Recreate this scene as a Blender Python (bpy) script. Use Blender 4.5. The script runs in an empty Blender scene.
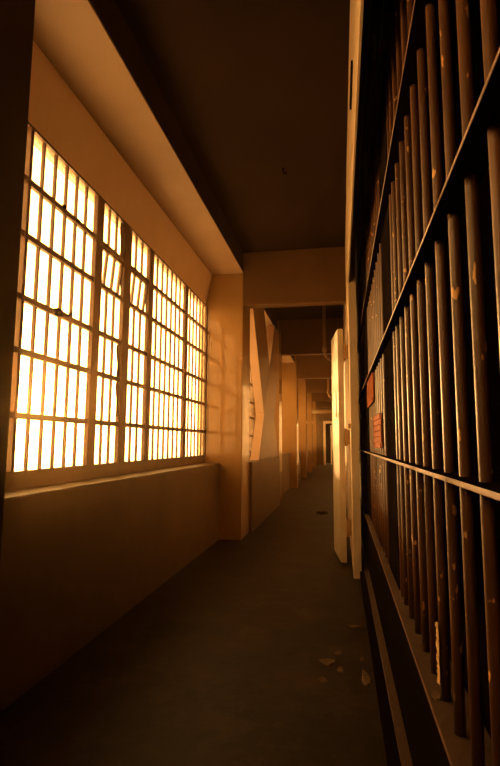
import bpy, bmesh, math, random
from mathutils import Vector, Matrix

random.seed(7)
S = bpy.context.scene
COL = S.collection

# ------------------------------------------------------------------ helpers
def bx(bm, x0, x1, y0, y1, z0, z1, bevel=0.0, mat=None):
    """add one box to a bmesh"""
    vs = [bm.verts.new((x, y, z)) for x in (x0, x1) for y in (y0, y1) for z in (z0, z1)]
    idx = [(0, 1, 3, 2), (4, 6, 7, 5), (0, 4, 5, 1), (2, 3, 7, 6), (0, 2, 6, 4), (1, 5, 7, 3)]
    fs = [bm.faces.new([vs[i] for i in f]) for f in idx]
    if mat is not None:
        bmesh.ops.transform(bm, matrix=mat, verts=vs)
    if bevel > 0:
        es = list({e for f in fs for e in f.edges})
        bmesh.ops.bevel(bm, geom=es, offset=bevel, segments=2, affect='EDGES', profile=0.6)
    return bm

def prism_y(bm, pts, y0, y1):
    """extrude an (x, z) outline along Y"""
    a = [bm.verts.new((x, y0, z)) for x, z in pts]
    b = [bm.verts.new((x, y1, z)) for x, z in pts]
    bm.faces.new(a); bm.faces.new(list(reversed(b)))
    n = len(pts)
    for i in range(n):
        bm.faces.new((a[i], b[i], b[(i + 1) % n], a[(i + 1) % n]))

def prism_x(bm, pts, x0, x1):
    """extrude a (y, z) outline along X"""
    a = [bm.verts.new((x0, y, z)) for y, z in pts]
    b = [bm.verts.new((x1, y, z)) for y, z in pts]
    bm.faces.new(a); bm.faces.new(list(reversed(b)))
    n = len(pts)
    for i in range(n):
        bm.faces.new((a[i], b[i], b[(i + 1) % n], a[(i + 1) % n]))

def tube(bm, pts, r, seg=14):
    """round tube through a list of points, capped"""
    pts = [Vector(p) for p in pts]
    rings = []
    up0 = None
    for i, p in enumerate(pts):
        t = (pts[min(i + 1, len(pts) - 1)] - pts[max(i - 1, 0)]).normalized()
        up = up0 if up0 is not None else (Vector((1, 0, 0)) if abs(t.x) < 0.9 else Vector((0, 1, 0)))
        up = (up - t * up.dot(t)).normalized()
        up0 = up
        side = t.cross(up)
        rr = r[i] if isinstance(r, (list, tuple)) else r
        rings.append([bm.verts.new(p + (up * math.cos(2 * math.pi * k / seg) + side * math.sin(2 * math.pi * k / seg)) * rr)
                      for k in range(seg)])
    for a, b in zip(rings, rings[1:]):
        for k in range(seg):
            f = bm.faces.new((a[k], a[(k + 1) % seg], b[(k + 1) % seg], b[k]))
            f.smooth = True
    bm.faces.new(rings[0]); bm.faces.new(list(reversed(rings[-1])))

def obj(name, bm, mat, parent=None, smooth=False):
    bmesh.ops.recalc_face_normals(bm, faces=bm.faces[:])
    me = bpy.data.meshes.new(name)
    bm.to_mesh(me); bm.free()
    if mat is not None:
        me.materials.append(mat)
    if smooth:
        for p in me.polygons:
            p.use_smooth = True
    o = bpy.data.objects.new(name, me)
    COL.objects.link(o)
    if parent is not None:
        o.parent = parent
        if parent.type == 'EMPTY':
            o.matrix_parent_inverse = Matrix.Translation(parent.location).inverted()
    return o

def tag(o, label, cat, group=None):
    o['label'] = label
    o['category'] = cat
    if group:
        o['group'] = group
    return o

def thing(name, label, cat, loc=(0, 0, 0), group=None):
    o = bpy.data.objects.new(name, None)
    o.empty_display_size = 0.1
    COL.objects.link(o)
    o.location = loc
    return tag(o, label, cat, group)

def struct(name, bm, mat, parent=None):
    o = obj(name, bm, mat, parent)
    if parent is None:
        o['kind'] = 'structure'
    return o

# ---------------------------------------------------------------- materials
def mat_base(name):
    m = bpy.data.materials.new(name)
    m.use_nodes = True
    nt = m.node_tree
    b = nt.nodes['Principled BSDF']
    return m, nt, b

def ramp(nt, stops):
    n = nt.nodes.new('ShaderNodeValToRGB')
    el = n.color_ramp.elements
    while len(el) < len(stops):
        el.new(0.5)
    for e, (p, c) in zip(el, stops):
        e.position = p
        e.color = (*c, 1)
    return n

def noise(nt, scale, detail=4, rough=0.55, vec=None):
    n = nt.nodes.new('ShaderNodeTexNoise')
    n.inputs['Scale'].default_value = scale
    n.inputs['Detail'].default_value = detail
    n.inputs['Roughness'].default_value = rough
    if vec is not None:
        nt.links.new(vec, n.inputs['Vector'])
    return n

def coord(nt, scale=(1, 1, 1)):
    tc = nt.nodes.new('ShaderNodeTexCoord')
    mp = nt.nodes.new('ShaderNodeMapping')
    mp.inputs['Scale'].default_value = scale
    nt.links.new(tc.outputs['Object'], mp.inputs['Vector'])
    return mp.outputs['Vector']

def plaster(name, c1, c2, rough=0.5, spec=0.5, bump=0.15, scale=2.2, fine=38, coat=0.0, stretch=(1, 1, 1)):
    """painted concrete: two tones, fine grain, shallow relief"""
    m, nt, b = mat_base(name)
    v = coord(nt, stretch)
    n1 = noise(nt, scale, 6, 0.6, v)
    r = ramp(nt, [(0.3, c1), (0.7, c2)])
    nt.links.new(n1.outputs['Fac'], r.inputs['Fac'])
    nt.links.new(r.outputs['Color'], b.inputs['Base Color'])
    n2 = noise(nt, fine, 5, 0.6, v)
    bp = nt.nodes.new('ShaderNodeBump')
    bp.inputs['Strength'].default_value = bump
    bp.inputs['Distance'].default_value = 0.01
    nt.links.new(n2.outputs['Fac'], bp.inputs['Height'])
    nt.links.new(bp.outputs['Normal'], b.inputs['Normal'])
    b.inputs['Roughness'].default_value = rough
    b.inputs['Specular IOR Level'].default_value = spec
    b.inputs['Coat Weight'].default_value = coat
    b.inputs['Coat Roughness'].default_value = 0.045
    return m

M = {}
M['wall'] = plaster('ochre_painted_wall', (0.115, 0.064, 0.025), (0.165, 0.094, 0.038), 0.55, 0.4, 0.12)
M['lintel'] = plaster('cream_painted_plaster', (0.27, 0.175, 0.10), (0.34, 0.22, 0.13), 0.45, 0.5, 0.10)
M['lit_cream'] = plaster('lit_cream_plaster', (0.70, 0.51, 0.36), (0.80, 0.60, 0.44), 0.4, 0.5, 0.10)  # lightened tone that paints light onto the head wall and brace edges
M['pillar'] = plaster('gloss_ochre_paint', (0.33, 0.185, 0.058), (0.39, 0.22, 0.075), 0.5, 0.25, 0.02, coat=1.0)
M['dark_pillar'] = plaster('shaded_brown', (0.030, 0.016, 0.008), (0.045, 0.024, 0.012), 0.7, 0.2, 0.1)  # darkened tone, the unlit side put into the colour
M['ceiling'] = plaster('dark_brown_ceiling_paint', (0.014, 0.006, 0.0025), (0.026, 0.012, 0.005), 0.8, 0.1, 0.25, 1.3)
M['beam'] = plaster('brown_painted_beam', (0.115, 0.058, 0.02), (0.155, 0.08, 0.03), 0.6, 0.3, 0.12)
M['white'] = plaster('aged_cream_wall_paint', (0.66, 0.50, 0.32), (0.76, 0.59, 0.39), 0.45, 0.5, 0.1)
M['door'] = plaster('aged_white_door_paint', (0.46, 0.37, 0.25), (0.54, 0.44, 0.30), 0.35, 0.5, 0.05, coat=0.3)
M['pale'] = plaster('pale_flaking_plaster', (0.35, 0.22, 0.10), (0.55, 0.36, 0.18), 0.8, 0.2, 0.5, 20)
M['peel'] = plaster('peeling_cream_paint', (0.55, 0.34, 0.14), (0.90, 0.66, 0.38), 0.8, 0.2, 0.6, 60)
M['flake'] = plaster('dull_paint_flake', (0.10, 0.065, 0.035), (0.18, 0.12, 0.065), 0.8, 0.2, 0.5, 20)
M['brace'] = plaster('painted_brace', (0.22, 0.125, 0.055), (0.30, 0.17, 0.075), 0.4, 0.4, 0.08)
M['frame'] = plaster('brown_window_paint', (0.085, 0.038, 0.014), (0.13, 0.06, 0.022), 0.45, 0.5, 0.1, 9)
M['black'] = plaster('black_steel_and_shade', (0.006, 0.004, 0.003), (0.010, 0.007, 0.005), 0.9, 0.0, 0.12, 6)
M['cell'] = plaster('cell_shade', (0.006, 0.004, 0.003), (0.010, 0.006, 0.004), 0.9, 0.0, 0.1)  # near-black colour carries the gloom of the cells and far room
M['hinge'] = plaster('brass_brown_hinge', (0.26, 0.15, 0.06), (0.36, 0.21, 0.09), 0.4, 0.5, 0.1, 12)
M['pipe'] = plaster('painted_pipe', (0.30, 0.18, 0.08), (0.38, 0.24, 0.11), 0.35, 0.5, 0.05, 9)

def floor_mat():
    m, nt, b = mat_base('worn_concrete_floor')
    v = coord(nt)
    n1 = noise(nt, 2.6, 10, 0.75, v)
    n2 = noise(nt, 14, 6, 0.7, v)
    mix = nt.nodes.new('ShaderNodeMath'); mix.operation = 'MULTIPLY_ADD'
    mix.inputs[1].default_value = 0.35
    nt.links.new(n2.outputs['Fac'], mix.inputs[0])
    nt.links.new(n1.outputs['Fac'], mix.inputs[2])
    r = ramp(nt, [(0.50, (0.006, 0.0035, 0.0015)), (0.66, (0.017, 0.010, 0.0045)), (0.84, (0.045, 0.027, 0.012))])
    nt.links.new(mix.outputs[0], r.inputs['Fac'])
    nt.links.new(r.outputs['Color'], b.inputs['Base Color'])
    bp = nt.nodes.new('ShaderNodeBump'); bp.inputs['Strength'].default_value = 0.3; bp.inputs['Distance'].default_value = 0.01
    nt.links.new(n2.outputs['Fac'], bp.inputs['Height'])
    nt.links.new(bp.outputs['Normal'], b.inputs['Normal'])
    b.inputs['Roughness'].default_value = 0.55
    b.inputs['Specular IOR Level'].default_value = 0.22
    return m
M['floor'] = floor_mat()

def rust_mat(name, dark, mid, chip, chip_amt=0.70, rough=0.42, chip_scale=(48, 48, 20)):
    """brown rusted paint with small bright chips and vertical streaks"""
    m, nt, b = mat_base(name)
    tc = nt.nodes.new('ShaderNodeTexCoord')
    info = nt.nodes.new('ShaderNodeObjectInfo')
    off = nt.nodes.new('ShaderNodeVectorMath'); off.operation = 'SCALE'
    off.inputs[0].default_value = (13.1, 7.7, 31.3)
    nt.links.new(info.outputs['Random'], off.inputs['Scale'])
    add = nt.nodes.new('ShaderNodeVectorMath'); add.operation = 'ADD'
    nt.links.new(tc.outputs['Object'], add.inputs[0]); nt.links.new(off.outputs[0], add.inputs[1])
    mp = nt.nodes.new('ShaderNodeMapping'); mp.inputs['Scale'].default_value = (40, 40, 3)
    nt.links.new(add.outputs[0], mp.inputs['Vector'])
    n1 = noise(nt, 1.0, 6, 0.65, mp.outputs['Vector'])
    r = ramp(nt, [(0.3, dark), (0.7, mid)])
    nt.links.new(n1.outputs['Fac'], r.inputs['Fac'])
    mp2 = nt.nodes.new('ShaderNodeMapping'); mp2.inputs['Scale'].default_value = chip_scale
    nt.links.new(add.outputs[0], mp2.inputs['Vector'])
    n2 = noise(nt, 1.0, 2, 0.5, mp2.outputs['Vector'])
    r2 = ramp(nt, [(chip_amt, (0, 0, 0)), (chip_amt + 0.03, (1, 1, 1))])
    nt.links.new(n2.outputs['Fac'], r2.inputs['Fac'])
    mx = nt.nodes.new('ShaderNodeMixRGB')
    nt.links.new(r2.outputs['Color'], mx.inputs['Fac'])
    nt.links.new(r.outputs['Color'], mx.inputs['Color1'])
    mx.inputs['Color2'].default_value = (*chip, 1)
    nt.links.new(mx.outputs['Color'], b.inputs['Base Color'])
    bp = nt.nodes.new('ShaderNodeBump'); bp.inputs['Strength'].default_value = 0.3; bp.inputs['Distance'].default_value = 0.003
    nt.links.new(n1.outputs['Fac'], bp.inputs['Height'])
    nt.links.new(bp.outputs['Normal'], b.inputs['Normal'])
    b.inputs['Roughness'].default_value = rough
    b.inputs['Specular IOR Level'].default_value = 0.5
    return m
M['bar'] = rust_mat('rusted_brown_bar_paint', (0.055, 0.022, 0.008), (0.15, 0.062, 0.021), (0.75, 0.40, 0.11), 0.675, 0.38)
M['rail'] = rust_mat('lit_rail_edge', (0.13, 0.06, 0.03), (0.24, 0.12, 0.06), (0.7, 0.42, 0.18), 0.75, 0.5, (20, 20, 20))
M['sill'] = rust_mat('dull_sill_paint', (0.045, 0.022, 0.010), (0.085, 0.042, 0.018), (0.25, 0.14, 0.06), 0.76, 0.7, (20, 20, 20))
M['orange_slats'] = rust_mat('orange_slat_tone', (0.20, 0.040, 0.003), (0.30, 0.065, 0.005), (0.14, 0.03, 0.004), 0.8, 0.9)

def glass_mat():
    m = bpy.data.materials.new('dusty_window_glass')
    m.use_nodes = True
    nt = m.node_tree
    for n in list(nt.nodes):
        nt.nodes.remove(n)
    out = nt.nodes.new('ShaderNodeOutputMaterial')
    tr = nt.nodes.new('ShaderNodeBsdfTransparent'); tr.inputs['Color'].default_value = (0.97, 0.94, 0.88, 1)
    gl = nt.nodes.new('ShaderNodeBsdfGlossy'); gl.inputs['Roughness'].default_value = 0.05
    tl = nt.nodes.new('ShaderNodeBsdfTranslucent'); tl.inputs['Color'].default_value = (0.85, 0.72, 0.5, 1)
    v = coord(nt, (1, 3, 3))
    n = noise(nt, 3.0, 6, 0.65, v)
    r = ramp(nt, [(0.4, (0.08, 0.08, 0.08)), (0.75, (0.30, 0.30, 0.30))])
    nt.links.new(n.outputs['Fac'], r.inputs['Fac'])
    m1 = nt.nodes.new('ShaderNodeMixShader')
    nt.links.new(r.outputs['Color'], m1.inputs['Fac'])
    nt.links.new(tr.outputs[0], m1.inputs[1]); nt.links.new(tl.outputs[0], m1.inputs[2])
    m2 = nt.nodes.new('ShaderNodeMixShader'); m2.inputs['Fac'].default_value = 0.06
    nt.links.new(m1.outputs[0], m2.inputs[1]); nt.links.new(gl.outputs[0], m2.inputs[2])
    nt.links.new(m2.outputs[0], out.inputs['Surface'])
    return m
M['glass'] = glass_mat()

# ------------------------------------------------------------------ numbers
ZC = 3.55                      # corridor ceiling
XW = -1.65                     # plane of the window
XO = -1.73                     # outer face of the wall
XP = -1.172                    # corridor face of the pillars
XB = 0.095                     # face of the cell-block wall
BAYS = [(-3.30, 1.10), (1.63, 5.99), (6.50, 9.55), (10.05, 13.20), (13.80, 16.90), (17.50, 20.40), (21.00, 24.00), (24.60, 27.50)]
PILL = [(1.10, 1.63), (5.99, 6.50), (9.55, 10.05), (13.20, 13.80), (16.90, 17.50), (20.40, 21.00), (24.00, 24.60)]
PARA = [-1.444, -1.444, -1.135, -1.30, -1.30, -1.30, -1.30, -1.30]
YE = 27.5

# ------------------------------------------------------------- room setting
bm = bmesh.new(); bx(bm, XO, 2.5, -3.3, YE + 3.0, -0.12, 0.0)
struct('floor', bm, M['floor'])
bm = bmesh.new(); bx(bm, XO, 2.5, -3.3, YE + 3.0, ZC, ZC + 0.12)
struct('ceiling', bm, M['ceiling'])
bm = bmesh.new(); bx(bm, XO, 2.5, -3.42, -3.3, 0, ZC)
struct('wall_back', bm, M['dark_pillar'])

# left wall below and above the windows, one piece per bay joined to one wall
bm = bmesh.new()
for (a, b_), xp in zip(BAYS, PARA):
    bx(bm, XO, xp, a, b_, 0.0, 0.907 if a > 0 else 1.80, 0.012)  # unseen bay's parapet is raised to keep light off the floor
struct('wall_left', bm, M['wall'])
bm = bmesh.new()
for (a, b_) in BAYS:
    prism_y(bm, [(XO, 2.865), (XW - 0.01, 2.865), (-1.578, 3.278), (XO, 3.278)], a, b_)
struct('wall_left_head', bm, M['lit_cream'])  # head wall coloured paler and leaned inward to look lit
bm = bmesh.new()
for (a, b_) in BAYS:
    bx(bm, XO, XP, a, b_, 3.278, 3.295)
struct('ceiling_window_side', bm, M['lintel'])
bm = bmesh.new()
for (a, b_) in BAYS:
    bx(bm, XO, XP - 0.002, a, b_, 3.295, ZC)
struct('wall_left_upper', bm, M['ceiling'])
# thin shadow lip along the edge of the head
# end wall with door opening
bm = bmesh.new()
bx(bm, XO, -0.78, YE, YE + 0.2, 0, ZC)
bx(bm, -0.78, 0.14, YE, YE + 0.2, 2.22, ZC)
struct('wall_far', bm, M['wall'])
bm = bmesh.new()
bx(bm, -0.90, -0.78, YE - 0.04, YE, 0, 2.22)
bx(bm, -0.90, 0.09, YE - 0.04, YE, 2.22, 2.36)
struct('trim_1', bm, M['white'])
bm = bmesh.new()
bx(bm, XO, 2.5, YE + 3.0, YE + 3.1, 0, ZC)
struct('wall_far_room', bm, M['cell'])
# cell-block wall on the right beyond the barred front, and the fascia above it
bm = bmesh.new()
bx(bm, XB, 0.185, 6.15, YE + 3.0, 0, ZC)
bx(bm, XB, 0.163, 4.55, 6.15, 0, ZC)
struct('wall_right', bm, M['white'])
bm = bmesh.new()
bx(bm, XB - 0.004, 0.101, -3.3, 4.55, 2.62, ZC)
struct('trim_2', bm, M['white'])
# cells behind the bars: raised floor slab, back wall, end walls and partitions
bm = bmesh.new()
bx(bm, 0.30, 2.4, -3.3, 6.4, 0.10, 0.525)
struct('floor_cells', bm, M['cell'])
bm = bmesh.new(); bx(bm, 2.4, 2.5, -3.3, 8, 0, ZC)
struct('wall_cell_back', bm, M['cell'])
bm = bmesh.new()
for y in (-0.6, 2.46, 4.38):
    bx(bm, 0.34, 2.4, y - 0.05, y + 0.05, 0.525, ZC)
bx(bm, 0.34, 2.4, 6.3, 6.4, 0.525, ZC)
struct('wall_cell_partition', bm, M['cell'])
bm = bmesh.new(); bx(bm, 0.148, 0.26, -3.3, 6.14, 0.0, 0.062)
struct('baseboard_right', bm, M['black'])

# --------------------------------------------------------- pillars and beams
PL = ['wide dark pillar filling the left edge of the picture',
      'tall glossy ochre pillar at the far end of the big barred window',
      'ochre pillar behind the diagonal brace, second beyond the big window',
      'third ochre pillar beyond the big window, just past the braced bay',
      'fourth ochre pillar beyond the big window, far down the corridor',
      'fifth ochre pillar beyond the big window, small and bright far off',
      'last ochre pillar before the end wall of the corridor']
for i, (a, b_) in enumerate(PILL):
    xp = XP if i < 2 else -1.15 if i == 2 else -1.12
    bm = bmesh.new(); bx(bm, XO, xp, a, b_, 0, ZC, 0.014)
    o = obj('concrete_pillar', bm, M['dark_pillar'] if i == 0 else M['pillar'])  # first pillar gets a darker copy, its shade painted in
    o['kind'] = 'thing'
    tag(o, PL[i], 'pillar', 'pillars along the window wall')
BL = ['nearest ceiling beam, spanning the corridor above the tall glossy pillar',
      'second ceiling beam, seen just below the nearest one',
      'third ceiling beam down the corridor, behind the hanging pipe',
      'fourth ceiling beam down the corridor',
      'fifth ceiling beam, small in the distance',
      'farthest ceiling beam before the end wall']
for i, (a, b_) in enumerate(PILL[1:]):
    xp = XP if i < 1 else -1.12
    bm = bmesh.new(); bx(bm, xp, XB, a, a + 0.17, 2.86, ZC, 0.012)
    o = obj('ceiling_beam', bm, M['beam'])
    o['kind'] = 'thing'
    tag(o, BL[i], 'beam', 'beams across the corridor ceiling')

# ------------------------------------------------------------------- windows
ZROW = [1.0, 1.285, 1.62, 1.905, 2.245, 2.55, 2.865]

def make_window(n, y0, y1, sections, vents=(), z0=0.907, r0=0):
    """sections: list of (ya, yb, panes); mullions fill the space between sections"""
    w = bpy.data.objects.new('window_%d' % n, None)
    COL.objects.link(w)
    w.location = (XW, (y0 + y1) / 2, z0)
    w['kind'] = 'structure'
    # outer frame
    bm = bmesh.new()
    bx(bm, XW - 0.035, XW + 0.012, y0, y1, z0, ZROW[r0])
    bx(bm, XW - 0.03, XW + 0.02, y0, y1, ZROW[-1] - 0.012, ZROW[-1] + 0.004)
    bx(bm, XW - 0.03, XW + 0.02, y0, sections[0][0], ZROW[r0], ZROW[-1])
    bx(bm, XW - 0.03, XW + 0.02, sections[-1][1], y1, ZROW[r0], ZROW[-1])
    obj('window_frame', bm, M['frame'], w)
    for s, t in zip(sections, sections[1:]):
        bm = bmesh.new()
        bx(bm, XW - 0.006, XW + 0.028, s[1], t[0], ZROW[r0], ZROW[-1] - 0.01, 0.004)
        obj('mullion', bm, M['frame'], w)
    # horizontal glazing bars
    for z in ZROW[r0 + 1:-1]:
        bm = bmesh.new()
        for (a, b_, k) in sections:
            bx(bm, XW - 0.006, XW + 0.022, a, b_, z - 0.017, z + 0.017, 0.003)
        obj('glazing_bar', bm, M['frame'], w)
    # thin uprights and the glass between them
    up = bmesh.new(); gl = bmesh.new()
    for si, (a, b_, k) in enumerate(sections):
        for r in range(r0, 6):
            za, zb = ZROW[r] + (0.014 if r else 0), ZROW[r + 1] - 0.014
            if (si, r) in vents:
                continue
            bx(gl, XW - 0.004, XW + 0.000, a, b_, za, zb)
            for j in range(1, k):
                y = a + (b_ - a) * j / k
                bx(up, XW - 0.004, XW + 0.014, y - 0.0075, y + 0.0075, za, zb)
    obj('upright', up, M['frame'], w)
    obj('glazing', gl, M['glass'], w)
    for (si, r) in vents:
        a, b_, k = sections[si]
        za, zb = ZROW[r] + 0.014, ZROW[r + 1] - 0.014
        rot = Matrix.Translation((XW, 0, zb)) @ Matrix.Rotation(math.radians(5), 4, 'Y') @ Matrix.Translation((-XW, 0, -zb))
        bm = bmesh.new(); g2 = bmesh.new()
        bx(bm, XW - 0.012, XW + 0.012, a + .002, a + 0.016, za, zb, 0, rot)
        bx(bm, XW - 0.012, XW + 0.012, b_ - 0.016, b_ - .002, za, zb, 0, rot)
        bx(bm, XW - 0.012, XW + 0.012, a + 0.016, b_ - 0.016, zb - 0.016, zb, 0, rot)
        bx(bm, XW - 0.012, XW + 0.012, a + 0.016, b_ - 0.016, za, za + 0.016, 0, rot)
        for j in range(1, k):
            y = a + (b_ - a) * j / k
            bx(bm, XW - 0.012, XW + 0.012, y - 0.006, y + 0.006, za + .016, zb - .016, 0, rot)
        bx(g2, XW - 0.004, XW, a + 0.016, b_ - 0.016, za + 0.016, zb - 0.016, 0, rot)
        s = obj('vent_sash', bm, M['frame'], w)
        s['label'] = 'vent sash tilted outwards'
        obj('glazing', g2, M['glass'], s)
    return w

w1 = make_window(1, 1.63, 5.99,
                 [(1.68, 2.285, 5), (2.31, 3.05, 6), (3.15, 3.51, 3), (3.635, 4.02, 3), (4.125, 5.065, 7), (5.165, 5.955, 6)],
                 vents=((2, 4), (3, 4)))
# latch on the third glazing bar of the big window
bm = bmesh.new()
bx(bm, XW + 0.02, XW + 0.05, 2.585, 2.65, 1.885, 1.925, 0.008)
tube(bm, [(XW + 0.045, 2.64, 1.91), (XW + 0.06, 2.69, 1.90), (XW + 0.055, 2.72, 1.925)], 0.009, 8)
obj('latch', bm, M['black'], w1)
for yy, zz in ((2.62, 2.55), (2.78, 2.535)):
    bm = bmesh.new()
    bx(bm, XW + 0.018, XW + 0.036, yy, yy + 0.035, zz + 0.005, zz + 0.026, 0.006)
    obj('latch', bm, M['black'], w1)
# torn strips of dirty film hanging in the third panes of the narrow section
for za, zb, wd in ((1.64, 1.885, 0.05), (1.34, 1.60, 0.035), (2.57, 2.85, 0.07)):
    bm = bmesh.new()
    n = 8
    prev = None
    for k in range(n + 1):
        t = k / n
        z = za + (zb - za) * t
        yy = 3.500 - wd * (0.35 + 0.65 * abs(math.sin(2.6 * t + 0.6)))
        x = XW + 0.010 + 0.012 * math.sin(5 * t)
        cur = [bm.verts.new((x + dx, y, z)) for dx in (0, 0.002) for y in (yy, 3.508)]
        if prev:
            bm.faces.new((prev[0], prev[1], cur[1], cur[0])); bm.faces.new((prev[2], cur[2], cur[3], prev[3]))
            bm.faces.new((prev[0], cur[0], cur[2], prev[2])); bm.faces.new((prev[1], prev[3], cur[3], cur[1]))
        prev = cur
    obj('torn_film', bm, M['wall'], w1)

def sections_for(a, b_):
    L = b_ - a
    cuts = [0.0, 0.22, 0.40, 0.60, 0.78, 1.0]
    ks = [5, 3, 4, 3, 5]
    out = []
    for i in range(5):
        out.append((a + 0.05 + (L - 0.1) * cuts[i] + (0.04 if i else 0), a + 0.05 + (L - 0.1) * cuts[i + 1] - (0.04 if i < 4 else -0.03), ks[i]))
    return out
for i, (a, b_) in enumerate(BAYS[2:]):
    make_window(i + 2, a, b_, sections_for(a, b_))
make_window(8, *BAYS[0], sections_for(*BAYS[0]), z0=1.80, r0=3)  # unseen window behind the camera, kept short to limit its light

# ------------------------------------------------ diagonal brace in the second bay
def diag(p, q, wd):
    (ya, za), (yb, zb) = p, q
    d = Vector((yb - ya, zb - za)).normalized()
    n = Vector((-d.y, d.x)) * wd / 2
    return [(ya + n.x, za + n.y), (yb + n.x, zb + n.y), (yb - n.x, zb - n.y), (ya - n.x, za - n.y)]
t = thing('cross_brace', 'broad cross-shaped diagonal brace standing before the second window', 'brace', (-1.2, 7.95, 0.907))
xa, xb = -1.27, -1.145
# outline of the cross clipped to the bay opening (y 6.5..9.35, z .907..2.86)
cy, cz, hw = 8.0, 1.72, 0.30
Y0, Y1, Z0, Z1 = 6.505, 9.545, 0.91, 3.275
def arm(p, q, wd):
    return diag(p, q, wd)
def clip(poly, axis, lim, keep_less):
    out = []
    for i in range(len(poly)):
        a, b_ = poly[i], poly[(i + 1) % len(poly)]
        ia = a[axis] <= lim if keep_less else a[axis] >= lim
        ib = b_[axis] <= lim if keep_less else b_[axis] >= lim
        if ia: out.append(a)
        if ia != ib:
            s = (lim - a[axis]) / (b_[axis] - a[axis])
            out.append((a[0] + (b_[0] - a[0]) * s, a[1] + (b_[1] - a[1]) * s))
    return out
CY, CZ, SL, L = 8.20, 1.60, 1.35, 2.2
for sg in (-1, 1):
    p, q = (CY - L, CZ - sg * L * SL), (CY + L, CZ + sg * L * SL)
    poly = diag(p, q, 0.98)
    poly = clip(poly, 0, Y0, False); poly = clip(poly, 0, Y1, True)
    poly = clip(poly, 1, Z0, False); poly = clip(poly, 1, Z1, True)
    bm = bmesh.new()
    off = 0.004 if sg > 0 else 0.0
    prism_x(bm, poly, xa + off, xb + off)
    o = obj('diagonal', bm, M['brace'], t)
    o.data.materials.append(M['lit_cream'])
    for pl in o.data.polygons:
        if pl.normal.y < -0.3:  # edges facing the camera get a pale tone as painted window light
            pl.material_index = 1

# --------------------------------------------------------------- barred cell fronts
RAILZ = [0.082, 0.535, 1.082, 1.632, 2.250, 2.905, 3.515]
XR0, XR1, XBAR = 0.200, 0.262, 0.241
def cell_front(label, y0, y1, bars, plates, orange_slats=()):
    t = thing('barred_cell_front', label, 'cell bars', (0.23, (y0 + y1) / 2, 0.0625), 'barred cell fronts on the right')
    for i, z in enumerate(RAILZ):
        bm = bmesh.new()
        x1 = 0.30 if i == 1 else XR1
        hh = 0.005 if i <= 2 else 0.0035
        if i == 0:
            bx(bm, 0.186, XR1, y0, y1, 0.0625, 0.082, 0.003)
        else:
            bx(bm, XR0, x1, y0, y1, z - hh, z + hh, 0.0018)
        o = obj('sill' if i == 1 else 'rail', bm, M['black'] if i > 1 else M['sill'], t)  # upper rails are black to paint in the shade beneath them
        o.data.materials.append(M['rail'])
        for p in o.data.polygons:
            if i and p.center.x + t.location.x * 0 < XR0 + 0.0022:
                p.material_index = 1  # front edge in a paler tone, light painted on
    # kick plate under the sill
    bm = bmesh.new(); bx(bm, 0.222, 0.232, y0, y1, 0.082, RAILZ[1] - 0.005)
    obj('kick_plate', bm, M['black'], t)['label'] = 'black kick plate'
    for y in bars:
        bm = bmesh.new()
        zs = [RAILZ[1] + 0.005 + (ZC - 0.04 - RAILZ[1]) * k / 12 for k in range(13)]
        tube(bm, [(XBAR, y, z) for z in zs], 0.0118, 16)
        obj('bar', bm, M['bar'], t)
    for (a, b_) in plates:
        bm = bmesh.new(); bx(bm, 0.232, 0.252, a, b_, RAILZ[1] + 0.005, ZC - 0.02, 0.003)
        obj('post_plate', bm, M['black'], t)['label'] = 'flat black post plate'
    for (a, b_, za, zb) in orange_slats:  # made-up slatted shape for an unidentified orange patch
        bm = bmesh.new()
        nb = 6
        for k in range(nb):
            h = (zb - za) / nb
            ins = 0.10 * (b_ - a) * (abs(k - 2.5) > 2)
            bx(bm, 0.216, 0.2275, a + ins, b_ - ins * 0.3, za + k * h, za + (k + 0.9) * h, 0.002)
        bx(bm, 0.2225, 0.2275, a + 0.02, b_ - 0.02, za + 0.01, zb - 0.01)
        obj('slatted_patch', bm, M['orange_slats'], t)['label'] = 'orange slatted patch'
    return t
sp = 0.1452
cell_front('nearest barred cell front, thick rusty bars filling the right edge', -1.02, 2.47,
           [0.766 + sp * k for k in range(-12, 10)] + [2.18], [(2.26, 2.465)])
cell_front('middle barred cell front with orange slatted patches, past the first black post', 2.47, 4.38,
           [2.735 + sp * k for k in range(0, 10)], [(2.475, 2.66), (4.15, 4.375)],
           orange_slats=((2.80, 3.42, 1.125, 1.325), (3.35, 4.08, 1.43, 1.63)))
cell_front('farthest barred cell front, a narrow strip beside the cream wall end', 4.38, 6.12,
           [4.68 + sp * k for k in range(0, 9)], [(4.385, 4.60), (5.98, 6.11)])

# ragged strip of peeling paint clinging to a near bar, and a flake below it
bm = bmesh.new()
n = 26
rows = []
for k in range(n + 1):
    tt = k / n
    z = 0.578 + 0.14 * tt
    wv = 0.016 * (1 - tt ** 2.5) * (0.75 + 0.25 * math.sin(17 * tt)) + 0.002
    j1, j2 = random.uniform(-.003, .003), random.uniform(-.002, .002)
    x0 = XBAR - 0.0125
    y0 = 1.344
    rows.append([bm.verts.new((x0 - 0.003, y0 - 0.012 + j1, z)), bm.verts.new((x0 - 0.006 + j2, y0 + 0.002, z)),
                 bm.verts.new((x0 - 0.001, y0 + wv + j1, z)), bm.verts.new((x0 + 0.001, y0, z))])
for a, b_ in zip(rows, rows[1:]):
    for i in range(4):
        bm.faces.new((a[i], a[(i + 1) % 4], b_[(i + 1) % 4], b_[i]))
bm.faces.new(rows[0]); bm.faces.new(list(reversed(rows[-1])))
tag(obj('peeling_paint', bm, M['peel']), 'pale ragged strip of peeling paint clinging low on one of the near bars', 'peeling paint')

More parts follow.
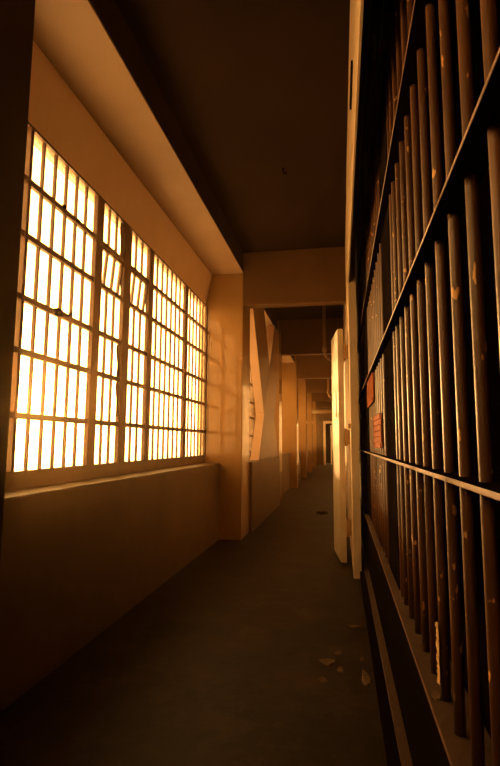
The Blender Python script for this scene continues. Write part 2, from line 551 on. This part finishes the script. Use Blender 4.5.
def chip_bm(cx, cy, z, rx, ry, h=0.006, n=9):
    bm = bmesh.new()
    lo, hi = [], []
    for k in range(n):
        a = 2 * math.pi * k / n
        f = random.uniform(0.6, 1.15)
        lo.append(bm.verts.new((cx + rx * f * math.cos(a), cy + ry * f * math.sin(a), z)))
        hi.append(bm.verts.new((cx + rx * f * 0.92 * math.cos(a), cy + ry * f * 0.92 * math.sin(a), z + h * random.uniform(.6, 1.6))))
    bm.faces.new(lo); bm.faces.new(hi)
    for k in range(n):
        bm.faces.new((lo[k], lo[(k + 1) % n], hi[(k + 1) % n], hi[k]))
    return bm
tag(obj('paint_flake', chip_bm(0.222, 1.36, 0.5405, 0.014, 0.025, 0.003), M['flake']),
    'small pale paint flake lying on the brown sill below the ragged strip', 'paint flake', 'flakes of paint')
CH = [(0.066, 3.384, 0.055, 0.03, 'thin pale flake on the floor nearest the cream wall end'),
      (-0.085, 2.83, 0.045, 0.05, 'pale flake in the middle of the dark floor, behind the small crumbs'),
      (-0.03, 2.95, 0.02, 0.04, 'small flake on the floor just beyond the middle flake'),
      (-0.02, 2.76, 0.02, 0.05, 'narrow flake on the floor right of the middle flake'),
      (0.105, 2.69, 0.026, 0.10, 'largest pale flake, on the floor against the black kerb'),
      (0.098, 2.90, 0.012, 0.03, 'tiny flake on the floor beyond the largest flake by the kerb'),
      (-0.10, 2.62, 0.025, 0.03, 'nearer flake on the floor left of the kerb flake')]
for (x, y, rx, ry, lb) in CH:
    tag(obj('paint_flake', chip_bm(x, y, 0.0005, rx, ry, 0.004), M['flake']), lb, 'paint flake', 'flakes of paint')
tag(obj('floor_drain', chip_bm(-0.32, 8.6, 0.0005, 0.11, 0.22, 0.004, 16), M['black']),
    'small dark drain cover on the corridor floor before the far pillars', 'drain')

# ------------------------------------------------------------- open steel door
t = thing('steel_door', 'white steel door standing open against the cream wall end', 'door', (0.02, 5.03, 0.02))
t['kind'] = 'thing'
ang = math.radians(7)   # leaf runs away from the camera, far edge swung towards the windows
rot = Matrix.Translation((0.045, 5.03, 0)) @ Matrix.Rotation(ang, 4, 'Z') @ Matrix.Translation((-0.045, -5.03, 0))
bm = bmesh.new(); bx(bm, -0.012, 0.045, 5.03, 5.62, 0.02, 2.30, 0.004, rot)
leaf = obj('door_leaf', bm, M['door'], t)
bm = bmesh.new(); bx(bm, -0.020, -0.012, 5.20, 5.30, 1.42, 1.68, 0.002, rot)
obj('observation_slot', bm, M['hinge'], leaf)
for z in (2.06, 1.21, 0.35):
    bm = bmesh.new()
    bx(bm, 0.045, 0.093, 4.985, 5.022, z - 0.07, z + 0.07, 0.003)
    hg = obj('hinge', bm, M['hinge'], t)
    bm = bmesh.new(); tube(bm, [(0.056, 5.0, z - 0.085), (0.056, 5.0, z + 0.085)], 0.013, 12)
    obj('hinge_pin', bm, M['hinge'], hg)
# rough dark bracket on the fascia
bm = bmesh.new(); bx(bm, 0.080, 0.0905, 2.30, 2.62, 2.98, 3.02, 0.003)
tag(obj('wall_bracket', bm, M['black']), 'small dark bracket on the cream fascia under the ceiling', 'bracket')
bm = bmesh.new()
bx(bm, 0.075, 0.0965, 4.62, 4.80, 1.29, 1.33, 0.006)
tag(obj('door_catch', bm, M['hinge']), 'small worn catch on the cream wall beside the lower hinge', 'catch')

# ------------------------------------------------------------------- pipes
def drop_pipe(x, y, zb, r, label, xr=0.094):
    t = thing('ceiling_pipe', label, 'pipe', (x, y, ZC), 'bent pipes hanging from the ceiling')
    bm = bmesh.new()
    pts = [(x, y, ZC), (x, y, zb + 0.16)]
    for k in range(1, 9):
        a = math.pi / 2 * k / 8
        pts.append((x + 0.16 * (1 - math.cos(a)), y, zb + 0.16 - 0.16 * math.sin(a)))
    pts.append((xr, y, zb))
    tube(bm, pts, r, 14)
    obj('pipe', bm, M['pipe'], t)
    bm = bmesh.new(); tube(bm, [(x, y, zb + 0.15), (x, y, zb + 0.24)], r * 1.35, 14)
    obj('coupling', bm, M['pipe'], t)
    return t
drop_pipe(-0.235, 8.3, 2.52, 0.026, 'bent pipe dropping from the ceiling behind the nearest beam')
drop_pipe(-0.33, 15.3, 2.52, 0.035, 'smaller bent pipe dropping from the ceiling beyond the third beam')
bm = bmesh.new(); tube(bm, [(-1.64, 23.2, 2.62), (-0.5, 23.2, 2.62), (0.096, 23.2, 2.62)], 0.10, 14)
tag(obj('cross_pipe', bm, M['pipe']), 'pale pipe crossing the corridor above the far doorway', 'pipe')
# small hook on the ceiling
bm = bmesh.new()
tube(bm, [(-0.457, 4.12, ZC), (-0.457, 4.12, ZC - 0.03), (-0.445, 4.13, ZC - 0.05), (-0.43, 4.14, ZC - 0.04)], 0.008, 8)
tag(obj('ceiling_hook', bm, M['black']), 'small black hook in the dark corridor ceiling', 'hook')
# half-open door leaf in the far doorway
bm = bmesh.new(); bx(bm, -0.52, -0.46, YE + 0.5, YE + 1.3, 0.0, 2.15, 0.004)
tag(obj('far_door', bm, M['white']), 'narrow pale door edge standing inside the far doorway', 'door')

# ------------------------------------------------------------------- light
SUN = Vector((-0.581, 0.811, 0.068)).normalized()
w = bpy.data.worlds.new('evening_sky'); S.world = w; w.use_nodes = True
nt = w.node_tree
bg = nt.nodes['Background']
tc = nt.nodes.new('ShaderNodeTexCoord')
dot = nt.nodes.new('ShaderNodeVectorMath'); dot.operation = 'DOT_PRODUCT'
dot.inputs[1].default_value = SUN
nrm = nt.nodes.new('ShaderNodeVectorMath'); nrm.operation = 'NORMALIZE'
nt.links.new(tc.outputs['Generated'], nrm.inputs[0])
nt.links.new(nrm.outputs[0], dot.inputs[0])
def math_node(op, a=None, b=None):
    n = nt.nodes.new('ShaderNodeMath'); n.operation = op
    for i, v in enumerate((a, b)):
        if v is None: continue
        if hasattr(v, 'is_linked') or hasattr(v, 'links'):
            nt.links.new(v, n.inputs[i])
        else:
            n.inputs[i].default_value = v
    return n.outputs[0]
d0 = math_node('MAXIMUM', dot.outputs['Value'], 0.0)
g1 = math_node('MULTIPLY', math_node('POWER', d0, 6.0), 12.0)
g2 = math_node('MULTIPLY', math_node('POWER', d0, 120.0), 60.0)
glow = math_node('ADD', g1, g2)
sep = nt.nodes.new('ShaderNodeSeparateXYZ'); nt.links.new(nrm.outputs[0], sep.inputs[0])
t01 = math_node('MULTIPLY_ADD', sep.outputs['Z'], 0.5)
t01.node.inputs[2].default_value = 0.5
SKY = [(-1.0, 24), (-0.86, 21), (-0.72, 7), (-0.5, 5), (-0.22, 3), (-0.06, 6), (0.02, 15), (0.3, 10), (0.60, 9), (0.66, 0.3), (1.0, 0.15)]
rp = ramp(nt, [((z + 1) / 2, (v / 40,) * 3) for z, v in SKY])
nt.links.new(t01, rp.inputs['Fac'])
base = math_node('MULTIPLY', rp.outputs['Color'], 40.0)
tot = math_node('ADD', glow, base)
bg.inputs['Color'].default_value = (1.0, 0.54, 0.18, 1)
nt.links.new(tot, bg.inputs['Strength'])

def portal(y0, y1):
    ld = bpy.data.lights.new('window_portal', 'AREA')
    ld.shape = 'RECTANGLE'
    ld.size = y1 - y0; ld.size_y = 1.98
    ld.cycles.is_portal = True
    o = bpy.data.objects.new('window_portal', ld); COL.objects.link(o)
    o.location = (XO - 0.02, (y0 + y1) / 2, 1.89)
    o.rotation_euler = (math.pi / 2, 0, -math.pi / 2)
for a, b_ in BAYS:
    portal(a, b_)

sd = bpy.data.lights.new('low_sun', 'SUN'); sd.energy = 10.0; sd.color = (1.0, 0.55, 0.2); sd.angle = math.radians(2)
so = bpy.data.objects.new('low_sun', sd); COL.objects.link(so)
so.rotation_euler = SUN.to_track_quat('Z', 'Y').to_euler()
so.location = (-6, 8, 3)

# thin haze volume added to give the glow around the windows
bm = bmesh.new(); bx(bm, XO - 0.3, 2.7, -3.6, YE + 3.3, -0.3, ZC + 0.3)
hm = bpy.data.materials.new('added_glow_haze'); hm.use_nodes = True
hn = hm.node_tree
for n in list(hn.nodes):
    hn.nodes.remove(n)
ho = hn.nodes.new('ShaderNodeOutputMaterial'); hv = hn.nodes.new('ShaderNodeVolumeScatter')
hv.inputs['Color'].default_value = (1.0, 0.62, 0.26, 1)
hv.inputs['Density'].default_value = 0.007; hv.inputs['Anisotropy'].default_value = 0.95
hn.links.new(hv.outputs[0], ho.inputs['Volume'])
hz = obj('added_haze', bm, hm)
hz['kind'] = 'stuff'
tag(hz, 'thin warm haze added for the glow around the windows', 'added_haze')

# ------------------------------------------------------------------ camera
f, yaw, roll = 500.0, math.atan(90 / 500), math.radians(0.3)
pitch = math.atan(61 / math.hypot(500, 90))
fw = Vector((-math.sin(yaw) * math.cos(pitch), math.cos(yaw) * math.cos(pitch), math.sin(pitch)))
r = Vector((math.cos(yaw), math.sin(yaw), 0)); u = r.cross(fw)
R = r * math.cos(roll) + u * math.sin(roll)
U = -r * math.sin(roll) + u * math.cos(roll)
cd = bpy.data.cameras.new('camera'); co = bpy.data.objects.new('camera', cd); COL.objects.link(co)
co.matrix_world = Matrix(((R.x, U.x, -fw.x, 0), (R.y, U.y, -fw.y, 0), (R.z, U.z, -fw.z, 1.15), (0, 0, 0, 1)))
cd.sensor_fit = 'VERTICAL'; cd.sensor_height = 36.0
cd.lens = f / 766 * 36.0
cd.clip_start = 0.02; cd.clip_end = 200
S.camera = co

S.view_settings.view_transform = 'Standard'
S.view_settings.look = 'None'
S.view_settings.gamma = 1.0
S.view_settings.use_curve_mapping = False
S.view_settings.exposure = -0.46
S.cycles.use_denoising = True
S.cycles.max_bounces = 10
S.cycles.diffuse_bounces = 6
S.cycles.transparent_max_bounces = 16
S.cycles.sample_clamp_indirect = 8.0
